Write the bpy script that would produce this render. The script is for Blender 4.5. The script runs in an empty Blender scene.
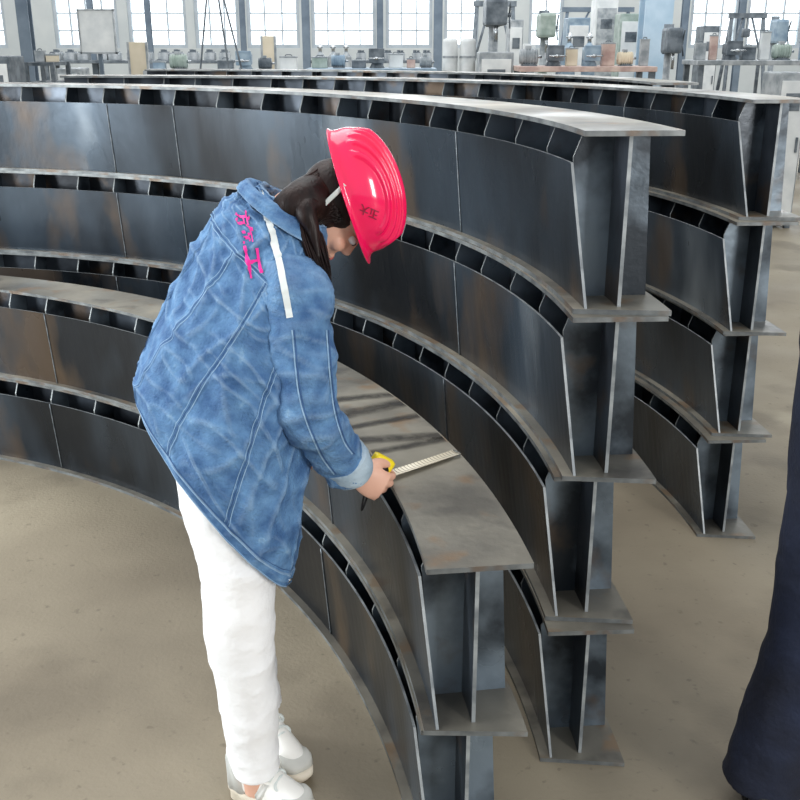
import bpy, bmesh, math, random
from mathutils import Vector as V, Matrix, noise
from mathutils.bvhtree import BVHTree
random.seed(4)
scn = bpy.context.scene
COL = scn.collection
H = 1.68; TH = math.radians(19.5); CT, ST = math.cos(TH), math.sin(TH); F_PX = 1000.0
scn.view_settings.view_transform = 'Standard'

def zat(py, Y): return H - Y*math.tan(TH + math.atan((py-400)/F_PX))
def wx(px, Y, z): return (px-400)/F_PX*(Y*CT+(H-z)*ST)
def ray(px, py):
    d = V((0, CT, -ST)) + V((1,0,0))*((px-400)/F_PX) + V((0,ST,CT))*(-(py-400)/F_PX)
    return V((0,0,H)), d.normalized()
def s2l(c):
    return tuple(((x/255)/12.92 if x/255 <= .04045 else ((x/255+.055)/1.055)**2.4) for x in c)

# ---------------------------------------------------------------- materials
def mat(name, c1, c2=None, scale=4, rough=.6, metal=0, bump=0, bscale=None, stretch=(1,1,1), lo=.35, hi=.65, detail=6, c3=None, spec=.5, coat=0, rnd=False, rvar=0, bump2=None, speck=None, speck2=None, wear=None):
    m = bpy.data.materials.new(name); m.use_nodes = True
    nt = m.node_tree; b = nt.nodes['Principled BSDF']; N = nt.nodes.new; LK = nt.links.new
    b.inputs['Roughness'].default_value = rough; b.inputs['Metallic'].default_value = metal
    b.inputs['Specular IOR Level'].default_value = spec
    b.inputs['Coat Weight'].default_value = coat
    tc = N('ShaderNodeTexCoord'); mp = N('ShaderNodeMapping')
    mp.inputs['Scale'].default_value = stretch
    LK(tc.outputs['Object'], mp.inputs['Vector'])
    vec = mp.outputs['Vector']
    if rnd:
        oi = N('ShaderNodeObjectInfo'); mu = N('ShaderNodeMath'); mu.operation = 'MULTIPLY'; mu.inputs[1].default_value = 40
        LK(oi.outputs['Random'], mu.inputs[0]); va = N('ShaderNodeVectorMath'); va.operation = 'ADD'
        LK(vec, va.inputs[0]); LK(mu.outputs[0], va.inputs[1]); vec = va.outputs[0]
    n = N('ShaderNodeTexNoise'); n.inputs['Scale'].default_value = scale; n.inputs['Detail'].default_value = detail
    LK(vec, n.inputs['Vector'])
    r = N('ShaderNodeValToRGB')
    c2 = c2 or c1
    r.color_ramp.elements[0].position = lo; r.color_ramp.elements[1].position = hi
    r.color_ramp.elements[0].color = (*s2l(c1), 1); r.color_ramp.elements[1].color = (*s2l(c2), 1)
    if c3:
        e = r.color_ramp.elements.new(min(.98, hi+.12)); e.color = (*s2l(c3), 1)
    LK(n.outputs['Fac'], r.inputs['Fac'])
    colo = r.outputs['Color']
    for sp_ in (speck, speck2):
        if not sp_: continue
        c_, sc_, th_, f_ = sp_
        ns = N('ShaderNodeTexNoise'); ns.inputs['Scale'].default_value = sc_; ns.inputs['Detail'].default_value = 4; LK(vec, ns.inputs['Vector'])
        rs = N('ShaderNodeValToRGB'); rs.color_ramp.elements[0].position = th_; rs.color_ramp.elements[1].position = th_+.1
        rs.color_ramp.elements[1].color = (f_,f_,f_,1); rs.color_ramp.elements[0].color = (0,0,0,1)
        LK(ns.outputs['Fac'], rs.inputs['Fac']); mx = N('ShaderNodeMix'); mx.data_type = 'RGBA'
        LK(rs.outputs['Color'], mx.inputs[0]); LK(colo, mx.inputs[6]); mx.inputs[7].default_value = (*s2l(c_),1); colo = mx.outputs[2]
    if wear:
        g = N('ShaderNodeNewGeometry'); mr = N('ShaderNodeMapRange')
        mr.inputs['From Min'].default_value = .5; mr.inputs['From Max'].default_value = wear[1]; mr.inputs['To Max'].default_value = wear[2]
        LK(g.outputs['Pointiness'], mr.inputs['Value']); mx = N('ShaderNodeMix'); mx.data_type = 'RGBA'
        LK(mr.outputs[0], mx.inputs[0]); LK(colo, mx.inputs[6]); mx.inputs[7].default_value = (*s2l(wear[0]),1); colo = mx.outputs[2]
    LK(colo, b.inputs['Base Color'])
    if rvar:
        nr = N('ShaderNodeTexNoise'); nr.inputs['Scale'].default_value = scale*1.7; nr.inputs['Detail'].default_value = 4; LK(vec, nr.inputs['Vector'])
        mr = N('ShaderNodeMapRange'); mr.inputs['From Min'].default_value = .3; mr.inputs['From Max'].default_value = .7
        mr.inputs['To Min'].default_value = rough-rvar; mr.inputs['To Max'].default_value = rough+rvar
        LK(nr.outputs['Fac'], mr.inputs['Value']); LK(mr.outputs[0], b.inputs['Roughness'])
    last = None
    def addb(st, sc, dist, last):
        n2 = N('ShaderNodeTexNoise'); n2.inputs['Scale'].default_value = sc; n2.inputs['Detail'].default_value = 4
        LK(vec, n2.inputs['Vector'])
        bp = N('ShaderNodeBump'); bp.inputs['Strength'].default_value = st; bp.inputs['Distance'].default_value = dist
        LK(n2.outputs['Fac'], bp.inputs['Height'])
        if last: LK(last, bp.inputs['Normal'])
        return bp.outputs['Normal']
    if bump2: last = addb(*bump2, last)
    if bump: last = addb(bump, bscale or scale*6, .01, last)
    if last: LK(last, b.inputs['Normal'])
    return m
def emis(name, c, s):
    m = bpy.data.materials.new(name); m.use_nodes = True
    b = m.node_tree.nodes['Principled BSDF']
    b.inputs['Base Color'].default_value = (*s2l(c),1)
    b.inputs['Emission Color'].default_value = (*s2l(c),1); b.inputs['Emission Strength'].default_value = s
    return m
M = {}
M['plate'] = mat('steel_plate', (20,25,31), (70,82,94), 1.3, .31, .5, .10, 26, (1,1,.5), .38, .60, c3=(150,160,168), rnd=True, rvar=.10, speck=((104,84,62),2.4,.54,.55), detail=4)  # palest tone paints sheen patches into the colour; brown specks are rust
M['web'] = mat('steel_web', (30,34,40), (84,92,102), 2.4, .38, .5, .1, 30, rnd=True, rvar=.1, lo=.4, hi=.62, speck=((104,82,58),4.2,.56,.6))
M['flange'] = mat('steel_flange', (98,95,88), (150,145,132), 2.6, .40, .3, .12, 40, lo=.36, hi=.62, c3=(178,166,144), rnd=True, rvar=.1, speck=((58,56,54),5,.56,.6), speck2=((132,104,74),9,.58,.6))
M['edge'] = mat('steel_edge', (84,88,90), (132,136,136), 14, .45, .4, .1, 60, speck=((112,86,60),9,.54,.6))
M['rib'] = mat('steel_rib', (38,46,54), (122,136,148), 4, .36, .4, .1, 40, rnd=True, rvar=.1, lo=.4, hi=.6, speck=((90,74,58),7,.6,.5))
M['scorch'] = mat('cut_edge', (120,126,130), (166,172,174), 20, .45, .3)
M['weld'] = mat('weld_bead', (96,104,110), (140,146,150), 40, .4, .4, .3, 90)
M['floor'] = mat('dusty_concrete', (112,102,86), (150,140,120), .7, .62, 0, .16, 80, lo=.34, hi=.62, detail=15, c3=(172,163,142), speck=((90,80,66),30,.63,.5), speck2=((104,95,80),1.6,.55,.6), rvar=.12)
M['wall'] = mat('grey_wall', (190,196,196), (206,210,208), 1, .9)  # far wall and frame colours are lightened to carry the hall's haze
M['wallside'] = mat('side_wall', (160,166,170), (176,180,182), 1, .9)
M['pane'] = emis('daylight_pane', (238,246,250), 2.2)
M['frame'] = mat('window_frame', (170,180,186), (186,194,200), 3, .6)
M['column'] = mat('column_paint', (88,102,116), (112,126,138), 3, .6)
M['bluecol'] = mat('blue_column_paint', (150,176,194), (174,194,208), 3, .6)
M['pale'] = mat('pale_paint', (196,200,200), (220,222,220), 5, .6)
M['beige'] = mat('beige_board', (206,194,168), (222,210,188), 3, .8)
M['darkm'] = mat('dark_machine', (66,76,84), (112,120,126), 9, .55)  # machine paints lightened, distance haze put into the colour
M['greym'] = mat('grey_machine', (122,130,134), (172,176,178), 9, .55)
M['bluem'] = mat('blue_machine', (112,134,152), (148,166,178), 9, .55)
M['pinkm'] = mat('faded_red_machine', (170,142,134), (200,178,166), 9, .6)
M['greenm'] = mat('green_machine', (134,150,140), (168,180,172), 9, .6)
M['skin'] = mat('skin', (214,160,136), (232,184,160), 8, .5, 0, .05)
M['lip'] = mat('lip', (188,100,96), None, 5, .4)
M['eye'] = mat('eye_white', (235,232,228), None, 5, .2)
M['iris'] = mat('iris', (40,26,20), None, 5, .2)
M['hair'] = mat('dark_brown_hair', (20,12,11), (42,26,23), 40, .45, 0, .2, 160, (1,1,.2), spec=.25)
M['denim'] = mat('denim', (58,96,142), (100,142,184), 24, .85, 0, .5, 190, lo=.34, hi=.66, detail=13, c3=(144,178,206), bump2=(.7,20,.016), wear=((176,202,224),.59,.5))
M['cuff'] = mat('pale_denim', (140,162,180), (178,196,208), 12, .9, 0, .3, 120)
M['seam'] = mat('denim_seam', (128,162,196), (154,184,210), 60, .9)
M['dseam'] = mat('dark_denim_seam', (50,82,126), (66,102,148), 30, .9)
M['stripe'] = mat('cream_stripe', (216,222,220), (234,236,232), 20, .8)
M['pink'] = mat('pink_print', (236,24,146), (244,40,156), 20, .6)
M['white'] = mat('white_cotton', (244,244,244), (252,252,252), 6, .85, 0, .15, 90, bump2=(.45,8,.03))
M['shoe'] = mat('white_leather', (234,232,226), (246,244,238), 10, .5)
M['panel'] = mat('grey_leather', (190,190,184), (210,210,204), 10, .6)
M['sole'] = mat('shoe_sole', (206,196,176), (226,216,198), 10, .6)
M['hat'] = mat('pink_red_shell', (250,8,84), (253,18,98), 3, .16, 0, 0, coat=.6)
M['hattext'] = mat('hat_print', (140,4,50), None, 5, .5)
M['strap'] = mat('strap_white', (214,220,216), None, 10, .6)
M['yellow'] = mat('yellow_case', (242,214,30), (250,226,50), 5, .35)
M['black'] = mat('black_rubber', (24,24,26), None, 5, .6)
M['navy'] = mat('navy_cloth', (9,15,32), (20,30,54), 6, .85, 0, .4, 60)
M['chrome'] = mat('bright_steel', (180,184,186), None, 5, .25, .9)
def blade_mat():
    m = mat('tape_blade', (222,208,168), (232,220,186), 5, .4)
    nt = m.node_tree; b = nt.nodes['Principled BSDF']
    tc = nt.nodes.new('ShaderNodeTexCoord'); sp = nt.nodes.new('ShaderNodeSeparateXYZ'); nt.links.new(tc.outputs['Object'], sp.inputs[0])
    mu = nt.nodes.new('ShaderNodeMath'); mu.operation = 'MULTIPLY'; mu.inputs[1].default_value = 100; nt.links.new(sp.outputs['X'], mu.inputs[0])
    fr = nt.nodes.new('ShaderNodeMath'); fr.operation = 'FRACT'; nt.links.new(mu.outputs[0], fr.inputs[0])
    lt = nt.nodes.new('ShaderNodeMath'); lt.operation = 'LESS_THAN'; lt.inputs[1].default_value = .2; nt.links.new(fr.outputs[0], lt.inputs[0])
    mx = nt.nodes.new('ShaderNodeMix'); mx.data_type = 'RGBA'
    mx.inputs[6].default_value = (*s2l((236,228,206)),1); mx.inputs[7].default_value = (*s2l((150,130,104)),1)
    nt.links.new(lt.outputs[0], mx.inputs[0]); nt.links.new(mx.outputs[2], b.inputs['Base Color'])
    return m
M['blade'] = blade_mat()
def mark_mat():
    m = mat('dark_band', (46,45,44), (70,66,60), 12, .5, .3)
    nt = m.node_tree; b = nt.nodes['Principled BSDF']; N = nt.nodes.new; LK = nt.links.new
    tc = N('ShaderNodeTexCoord'); sp = N('ShaderNodeSeparateXYZ'); LK(tc.outputs['UV'], sp.inputs[0])
    def op(o, a, v=None):
        n = N('ShaderNodeMath'); n.operation = o
        (LK(a, n.inputs[0]) if not isinstance(a, float) else setattr(n.inputs[0],'default_value',a))
        if v is not None: (LK(v, n.inputs[1]) if not isinstance(v, float) else setattr(n.inputs[1],'default_value',v))
        return n.outputs[0]
    a = op('MULTIPLY', op('ABSOLUTE', op('SUBTRACT', sp.outputs['Y'], .5)), 2.0)
    f = op('SUBTRACT', 1.0, a)
    nz = N('ShaderNodeTexNoise'); nz.inputs['Scale'].default_value = 30; LK(tc.outputs['Object'], nz.inputs['Vector'])
    al = op('MULTIPLY', f, op('MULTIPLY', nz.outputs['Fac'], 1.7)); al = op('MINIMUM', al, .85)
    LK(al, b.inputs['Alpha']); return m
M['mark'] = mark_mat()

# ---------------------------------------------------------------- helpers
def link(name, bm, m, parent=None, smooth=True, recalc=True):
    if recalc: bmesh.ops.recalc_face_normals(bm, faces=bm.faces)
    me = bpy.data.meshes.new(name); bm.to_mesh(me); bm.free()
    ms = m if isinstance(m, (list, tuple)) else [m]
    for q in ms: me.materials.append(q)
    if smooth:
        for p in me.polygons: p.use_smooth = True
    o = bpy.data.objects.new(name, me); COL.objects.link(o)
    if parent: o.parent = parent
    return o
def thing(name, label, cat, loc=(0,0,0), rotz=0, group=None):
    o = bpy.data.objects.new(name, None); COL.objects.link(o); o.empty_display_size = .1
    o.location = loc; o.rotation_euler = (0,0,rotz); o['label'] = label; o['category'] = cat
    if group: o['group'] = group
    return o
def box(bm, c, s, rot=None, bev=0):
    r = bmesh.ops.create_cube(bm, size=1)
    vs = r['verts']
    bmesh.ops.scale(bm, vec=s, verts=vs)
    if bev:
        es = list({e for v in vs for e in v.link_edges})
        rr = bmesh.ops.bevel(bm, geom=es, offset=bev, segments=2, affect='EDGES', profile=.6)
        vs = list({v for f in rr['faces'] for v in f.verts} | {v for v in vs if v.is_valid})
    if rot is not None: bmesh.ops.transform(bm, matrix=rot, verts=vs)
    bmesh.ops.translate(bm, vec=c, verts=vs)
    return vs
def cyl(bm, p0, p1, r0, r1=None, n=16):
    r1 = r0 if r1 is None else r1
    p0, p1 = V(p0), V(p1); d = p1-p0
    q = d.to_track_quat('Z','Y').to_matrix().to_4x4()
    bmesh.ops.create_cone(bm, cap_ends=True, segments=n, radius1=r0, radius2=r1, depth=d.length, matrix=Matrix.Translation((p0+p1)/2) @ q)
def ell(bm, c, ax, rad, seg=24):
    m = Matrix.Identity(4)
    for i in range(3):
        for j in range(3): m[j][i] = ax[i][j]*rad[i]
    m.translation = c
    bmesh.ops.create_uvsphere(bm, u_segments=seg, v_segments=seg//2, radius=1, matrix=m)
def cr(P, t):
    n = len(P)-1; i = max(0, min(int(t), n-1)); f = t-i
    p0, p1, p2, p3 = P[max(i-1,0)], P[i], P[i+1], P[min(i+2,n)]
    return .5*((2*p1)+(p2-p0)*f+(2*p0-5*p1+4*p2-p3)*f*f+(3*p1-p0-3*p2+p3)*f**3)
def fold(p, f):
    a = noise.noise(p*f)+noise.noise(V((p.x*f, p.y*f, p.z*f*2.2))+V((7,3,1)))*.7
    c = 1-abs(noise.noise(V((p.x*f*.9+p.z*f*.5, p.y*f*.9, p.z*f*1.5))+V((2,8,5))))*3
    return a+max(0,c)**2*.5
def tube(bm, pts, rad, n=20, steps=6, wr=0, wf=18, flat=None, cap=True):
    pts = [V(p) for p in pts]; N = (len(pts)-1)*steps
    cs = [cr(pts, k/steps) for k in range(N+1)]; rs = [cr(rad, k/steps) for k in range(N+1)]
    fl = flat
    t = (cs[1]-cs[0]).normalized()
    u = V((0,0,1)) if abs(t.z) < .9 else V((1,0,0))
    if fl: u = V(fl[0])
    u = (u-t*u.dot(t)).normalized(); rings = []
    for k in range(N+1):
        a, b = cs[max(k-1,0)], cs[min(k+1,N)]; t = (b-a).normalized()
        u = (u-t*u.dot(t)).normalized(); w = t.cross(u); ring = []
        for j in range(n):
            ph = 2*math.pi*j/n
            ru, rw = rs[k], rs[k]*(fl[1] if fl else 1)
            d = u*math.cos(ph)*ru + w*math.sin(ph)*rw
            p = cs[k]+d
            if wr: p = p + d.normalized()*wr*fold(p, wf)
            ring.append(bm.verts.new(p))
        rings.append(ring)
    for k in range(N):
        for j in range(n):
            bm.faces.new((rings[k][j], rings[k][(j+1)%n], rings[k+1][(j+1)%n], rings[k+1][j]))
    if cap:
        bm.faces.new(rings[0][::-1]); bm.faces.new(rings[-1])
def surf(R):
    P = [[V(r[i]) for r in R] for i in range(3)]
    def f(t, ph, wr=0, off=0):
        c, a, b = (cr(P[i], t) for i in range(3))
        e = .84+.16*min(1, max(0,t)/1.6)
        cx, sx = math.cos(ph), math.sin(ph)
        d = a*math.copysign(abs(cx)**e, cx)+b*math.copysign(abs(sx)**e, sx); p = c+d; dn = d.normalized()
        if wr:
            q = noise.noise(p*6)*.6
            q += noise.noise(V((cx*2.8, sx*2.8, t*.45)))*1.3*max(.3, 1-t/7)                 # hanging drape
            for (fx, ft, sh, amp, seed) in ((1.6,.32,.3,.75,(3,9,2)), (2.6,.45,-.5,.65,(13,1,6)), (1.2,1.3,.6,.6,(5,21,8)), (2.0,1.9,-.9,.35,(31,2,17))):  # creases
                s1 = noise.noise(V((cx*fx+t*sh, sx*fx, t*ft))+V(seed))
                q += max(0, 1-abs(s1)*5.0)**1.2*amp
            p = p + dn*wr*q*min(1, .35+t*.8)
        return p+dn*off
    return f
def loft(bm, R, n=96, steps=10, wr=0, cap=False, t0=0, t1=None, off=0):
    S = surf(R); t1 = len(R)-1 if t1 is None else t1; N = max(2, int((t1-t0)*steps)); rings = []
    for k in range(N+1):
        rings.append([bm.verts.new(S(t0+(t1-t0)*k/N, 2*math.pi*j/n, wr, off)) for j in range(n)])
    for k in range(N):
        for j in range(n):
            bm.faces.new((rings[k][j], rings[k][(j+1)%n], rings[k+1][(j+1)%n], rings[k+1][j]))
    if cap: bm.faces.new(rings[0][::-1]); bm.faces.new(rings[-1])
def outward(bm, ctr):
    """make an open shell's faces look away from the axis point ctr"""
    bmesh.ops.recalc_face_normals(bm, faces=bm.faces); bm.normal_update()
    s = sum(1 if f.normal.dot(f.calc_center_median()-V(ctr)) > 0 else -1 for f in bm.faces)
    if s < 0: bmesh.ops.reverse_faces(bm, faces=bm.faces)
def wlink(name, bm, m, parent, off, smooth=True, recalc=True):
    bmesh.ops.translate(bm, vec=-V(off), verts=bm.verts)
    return link(name, bm, m, parent, smooth, recalc)
def remesh(o, vox, smooth=4):
    md = o.modifiers.new('remesh', 'REMESH'); md.mode = 'VOXEL'; md.voxel_size = vox; md.use_smooth_shade = True
    s = o.modifiers.new('smooth', 'SMOOTH'); s.factor = .5; s.iterations = smooth
def solid(o, t, off=-1):
    md = o.modifiers.new('solid', 'SOLIDIFY'); md.thickness = t; md.offset = off

# ---------------------------------------------------------------- setting
bm = bmesh.new(); box(bm, (0,12,-.05), (44,44,.1)); o = link('floor', bm, M['floor'], smooth=False); o['kind'] = 'structure'
YW = 26
WIN = [(-190,-110),(-80,8),(56,120),(130,188),(196,240),(248,300),(312,376),(386,432),(444,478),(528,562),(688,736),(744,800),(812,880),(896,960)]
zs, zt = zat(48, YW), 4.8
bm = bmesh.new()
box(bm, (0,YW+.15,zs/2), (44,.3,zs)); box(bm, (0,YW+.15,(zt+8)/2), (44,.3,8-zt))
xs = [(wx(a,YW,1.68), wx(b,YW,1.68)) for a, b in WIN]
prev = -22
for a, b in xs+[(22,22)]:
    if a-prev > .02: box(bm, ((prev+a)/2, YW+.15, (zs+zt)/2), (a-prev,.3,zt-zs))
    prev = b
o = link('wall_back', bm, M['wall'], smooth=False); o['kind'] = 'structure'
for side, x in (('left',-22),('right',22)):
    bm = bmesh.new(); box(bm, (x+math.copysign(.15,x),12,4), (.3,28.3,8)); o = link('wall_'+side, bm, M['wallside'], smooth=False); o['kind'] = 'structure'
for i, (a, b) in enumerate(xs):
    w = b-a; bm = bmesh.new()
    for x in (a+.04, b-.04): box(bm, (x,YW+.1,(zs+zt)/2), (.08,.12,zt-zs))
    for z in (zs+.04, zt-.04): box(bm, ((a+b)/2,YW+.1,z), (w-.16,.12,.08))
    n = max(2, round(w/.42))
    for k in range(1,n): box(bm, (a+w*k/n,YW+.1,(zs+zt)/2), (.036,.07,zt-zs-.16))
    z = zs+.4
    while z < zt-.2: box(bm, ((a+b)/2,YW+.11,z), (w-.16,.05,.036)); z += .4
    f = link('window_%d' % (i+1), bm, M['frame'], smooth=False); f['kind'] = 'structure'
    bm = bmesh.new(); box(bm, ((a+b)/2,YW+.2,(zs+zt)/2), (w-.06,.02,zt-zs-.06)); link('pane', bm, M['pane'], f, False)

# ---------------------------------------------------------------- curved beams
RI, RO, T, FT = 2.83, 3.035, .38, .011
RM = (RI+RO)/2; ARC = math.radians(92)
def sweep(prof, a1=ARC, n=110, a0=None):
    """prof: (r,z) polygon; local origin at the beam end, arc centre at (-RM,0)"""
    bm = bmesh.new(); a0 = a0 or [0]*len(prof); rings = []
    for k in range(n+1):
        f = k/n
        rings.append([bm.verts.new((r*math.cos(s+(a1-s)*f)-RM, r*math.sin(s+(a1-s)*f), z)) for (r,z), s in zip(prof,a0)])
    m = len(prof)
    for k in range(n):
        for j in range(m):
            f = bm.faces.new((rings[k][j], rings[k][(j+1)%m], rings[k+1][(j+1)%m], rings[k+1][j]))
    e1 = bm.faces.new(rings[0]); e2 = bm.faces.new(rings[-1])
    bm.faces.ensure_lookup_table(); bm.normal_update()
    return bm, (e1, e2)
def flange_mesh(z0, ri=RI, ro=RO, sk=(0,0)):
    bm, ends = sweep([(ri,z0),(ro,z0),(ro,z0+FT),(ri,z0+FT)], a0=[sk[0],sk[1],sk[1],sk[0]])
    for f in bm.faces:
        if abs(f.normal.z) < .5: f.material_index = 1
    return bm
beam0 = None
ZP = .306
def first_beam():
    t = thing('curved_steel_beam', '', 'steel beam')
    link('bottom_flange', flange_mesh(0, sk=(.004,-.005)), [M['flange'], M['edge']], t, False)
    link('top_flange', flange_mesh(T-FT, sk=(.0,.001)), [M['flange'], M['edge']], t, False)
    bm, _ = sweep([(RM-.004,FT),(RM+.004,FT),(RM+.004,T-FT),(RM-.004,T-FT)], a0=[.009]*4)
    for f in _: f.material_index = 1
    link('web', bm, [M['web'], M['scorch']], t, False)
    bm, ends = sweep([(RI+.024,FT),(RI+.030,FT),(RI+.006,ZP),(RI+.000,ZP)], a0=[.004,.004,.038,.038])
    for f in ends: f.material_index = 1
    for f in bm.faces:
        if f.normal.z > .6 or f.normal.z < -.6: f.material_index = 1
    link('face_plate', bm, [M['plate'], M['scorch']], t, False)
    for a in (.34, .96, 1.09, 1.42):                       # vertical welded joints of the face plate
        bm = bmesh.new(); P = [V(((RI+.0225)*math.cos(a)-RM, (RI+.0225)*math.sin(a), FT)), V(((RI-.0015)*math.cos(a)-RM, (RI-.0015)*math.sin(a), ZP-.002))]
        tube(bm, P, [.0026,.0026], 8, 8, flat=((-math.sin(a),math.cos(a),0),.8)); link('weld_seam', bm, M['weld'], t)
    def rib(prof):
        bm = bmesh.new(); A = [bm.verts.new((r-RM,-.003,z)) for r,z in prof]; B = [bm.verts.new((r-RM,.003,z)) for r,z in prof]
        bm.faces.new(A); bm.faces.new(B[::-1])
        for j in range(len(prof)): 
            f = bm.faces.new((A[j],A[(j+1)%len(prof)],B[(j+1)%len(prof)],B[j])); f.material_index = 1
        return bm
    rs = random.Random(7)
    a = .045; inner = None
    def place(o, a, tw=0): o.location = (RM*math.cos(a)-RM, RM*math.sin(a), 0); o.rotation_euler = (0,0,a+tw)
    while a < ARC-.01:
        if inner is None:
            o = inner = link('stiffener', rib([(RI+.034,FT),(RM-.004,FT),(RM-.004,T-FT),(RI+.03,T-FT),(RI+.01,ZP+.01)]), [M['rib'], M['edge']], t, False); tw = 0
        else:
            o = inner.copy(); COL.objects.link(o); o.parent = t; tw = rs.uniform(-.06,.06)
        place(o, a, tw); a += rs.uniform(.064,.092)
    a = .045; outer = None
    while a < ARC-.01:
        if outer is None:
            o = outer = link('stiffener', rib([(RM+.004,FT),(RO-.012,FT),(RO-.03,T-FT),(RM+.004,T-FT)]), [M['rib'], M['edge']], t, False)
        else:
            o = outer.copy(); COL.objects.link(o); o.parent = t
        place(o, a); a += .18
    return t
beam0 = first_beam(); used = [False]
def stack(cx, cy, e, n, desc, jit, dx):
    names = {2:['bottom','top'], 4:['lowest','third down','second down','topmost']}[n]; t = None
    for i in range(n):
        if not used[0]: t = beam0; used[0] = True
        else:
            t = beam0.copy(); COL.objects.link(t)
            for ch in beam0.children:
                c = ch.copy(); COL.objects.link(c); c.parent = t
        ee = e+jit[i]
        t.location = (cx+dx[i]+RM*math.cos(ee), cy+RM*math.sin(ee), i*T); t.rotation_euler = (0,0,ee)
        t['label'] = 'curved dark steel I-beam, %s in the %s' % (names[i], desc); t['group'] = 'curved steel beams stacked on the floor'
    return t
D2 = math.radians
bt = stack(-2.76, 1.345, D2(6.2), 2, 'low front stack being measured', [.009,0], [-.008,-.004])
stack(-2.475, 1.93, D2(2.6), 4, 'tall middle stack behind the woman', [-.008,.006,-.005,.002], [-.004,-.002,.012,.018])
stack(-1.735, 3.16, D2(2.2), 4, 'tall stack at the right behind the middle one', [-.008,.004,-.006,.006], [-.016,.01,.0,.022])
stack(-1.65, 4.75, D2(2), 4, 'farthest stack, only its top showing', [0,.003,0,-.003], [0,0,0,0])
for a, w_, sk in ((.205,.016,.01),(.235,.022,-.012),(.268,.016,.006),(.30,.026,.01),(.345,.02,-.01)):   # dark bands across the measured flange
    bm = bmesh.new(); uv = bm.loops.layers.uv.new('uv'); n = 8; row = []
    for k in range(n+1):
        r = RI+.004+(RO-RI-.008)*k/n; aa = a+sk*(k/n)
        row.append([bm.verts.new((r*math.cos(aa+s*w_/2)-RM, r*math.sin(aa+s*w_/2), T+.0006)) for s in (-1,1)])
    for k in range(n):
        f = bm.faces.new((row[k][0],row[k+1][0],row[k+1][1],row[k][1]))
        for lp, c in zip(f.loops, ((k/n,0),((k+1)/n,0),((k+1)/n,1),(k/n,1))): lp[uv].uv = c
    link('dark_band', bm, M['mark'], bt, False)

# ---------------------------------------------------------------- woman in denim jacket
W0 = V((-.36,1.98,0))
person = thing('person', 'woman in blue denim jacket, white trousers and pink hard hat bending over the beam', 'person', W0)
def frame(u, f):
    u = V(u).normalized(); f = V(f); f = (f-u*f.dot(u)).normalized(); return f.cross(u).normalized(), f, u
hR, hF, hU = frame((.93,-.03,.29), (.30,.02,-.95))          # hard hat axes
Rt, Fd, U = frame((.86,-.02,.50), (.50,.0,-.86))            # head axes
Hc = V((-.092,2.09,1.392)); Hh = Hc-hU*.034+V((.004,.004,-.012))
AX = (Rt, Fd, U)
def hp(r, f, u, O=None): return (O or Hh)+Rt*r+Fd*f+U*u
def hb(r, f, u): return Hc+hR*r+hF*f+hU*u
def head_bm(bm, hp, AX):
    ell(bm, hp(0,-.008,.006), AX, (.068,.078,.070)); ell(bm, hp(0,.026,-.045), AX, (.056,.056,.073))
    ell(bm, hp(0,.05,-.1), AX, (.026,.026,.02)); ell(bm, hp(0,.086,-.042), AX, (.010,.014,.012)); tube(bm, [hp(0,.078,-.005), hp(0,.085,-.025), hp(0,.091,-.042)], [.006,.007,.008], 10, 3)
    ell(bm, hp(0,.077,-.074), AX, (.022,.01,.006)); ell(bm, hp(0,.075,-.083), AX, (.019,.01,.007))
    for s in (-1,1):
        ell(bm, hp(.066*s,-.008,-.028), AX, (.008,.015,.026)); ell(bm, hp(.03*s,.070,.004), AX, (.02,.012,.006)); ell(bm, hp(.034*s,.058,-.045), AX, (.02,.02,.018))
def hand_bm(bm, W, d, s, n, curl=1.0):
    """W wrist, d along the palm, s towards the thumb, n palm side"""
    tube(bm, [W-d*.03, W+d*.01, W+d*.045, W+d*.08], [.021,.026,.036,.036], 20, 5, flat=(s,.42))
    L = [(.036,.024,.019),(.040,.027,.020),(.037,.025,.020),(.030,.020,.018)]
    for i in range(4):
        b = W+d*(.074-.004*abs(i-1))+s*(.027-.018*i)
        a1, a2, a3 = .75*curl, 1.75*curl, 2.6*curl
        p = [b-d*.02, b]
        for ang, l in zip((a1,a2,a3), L[i]): p.append(p[-1]+(d*math.cos(ang)+n*math.sin(ang))*l)
        tube(bm, p, [.0085,.0092,.0085,.0078,.006], 12, 4)
    t0 = W+d*.02+s*.02+n*.006
    tube(bm, [t0, t0+d*.022+s*.018+n*.008, t0+d*.048+s*.024+n*.02, t0+d*.068+s*.020+n*.032], [.013,.0125,.0105,.0075], 12, 5)
# body skeleton
RS, RE, RW = V((-.205,1.93,1.22)), V((-.185,1.875,1.0)), V((-.10,1.975,.815))
LS, LE, LW = V((-.320,2.17,1.28)), V((-.30,2.24,1.07)), V((-.25,2.24,.86))
hipR, hipL = V((-.345,1.90,.80)), V((-.42,2.04,.80))
knR, knL = V((-.350,1.89,.45)), V((-.385,2.08,.45))
anR, anL = V((-.335,1.90,.09)), V((-.355,2.125,.09))
bm = bmesh.new()
head_bm(bm, hp, AX)
nb = V((-.24,2.06,1.33))
tube(bm, [hp(0,-.01,-.01), hp(0,-.02,-.07), nb+V((.01,0,.02)), nb+V((-.02,0,-.08))], [.05,.046,.05,.06], 20, 5)
tube(bm, [nb+V((-.01,0,-.02)), V((-.28,2.05,1.2)), V((-.33,2.01,1.02)), V((-.37,1.99,.86)), V((-.375,1.98,.78))], [.06,.10,.09,.10,.095], 24, 5)
tube(bm, [LS, (LS+RS)/2+V((0,0,.01)), RS], [.04,.06,.04], 16, 4)
for S_,E_,Wr in ((RS,RE,RW),(LS,LE,LW)): tube(bm, [S_, (S_+E_)/2, E_, (E_*.6+Wr*.4), Wr], [.043,.040,.034,.033,.022], 16, 4)
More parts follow.
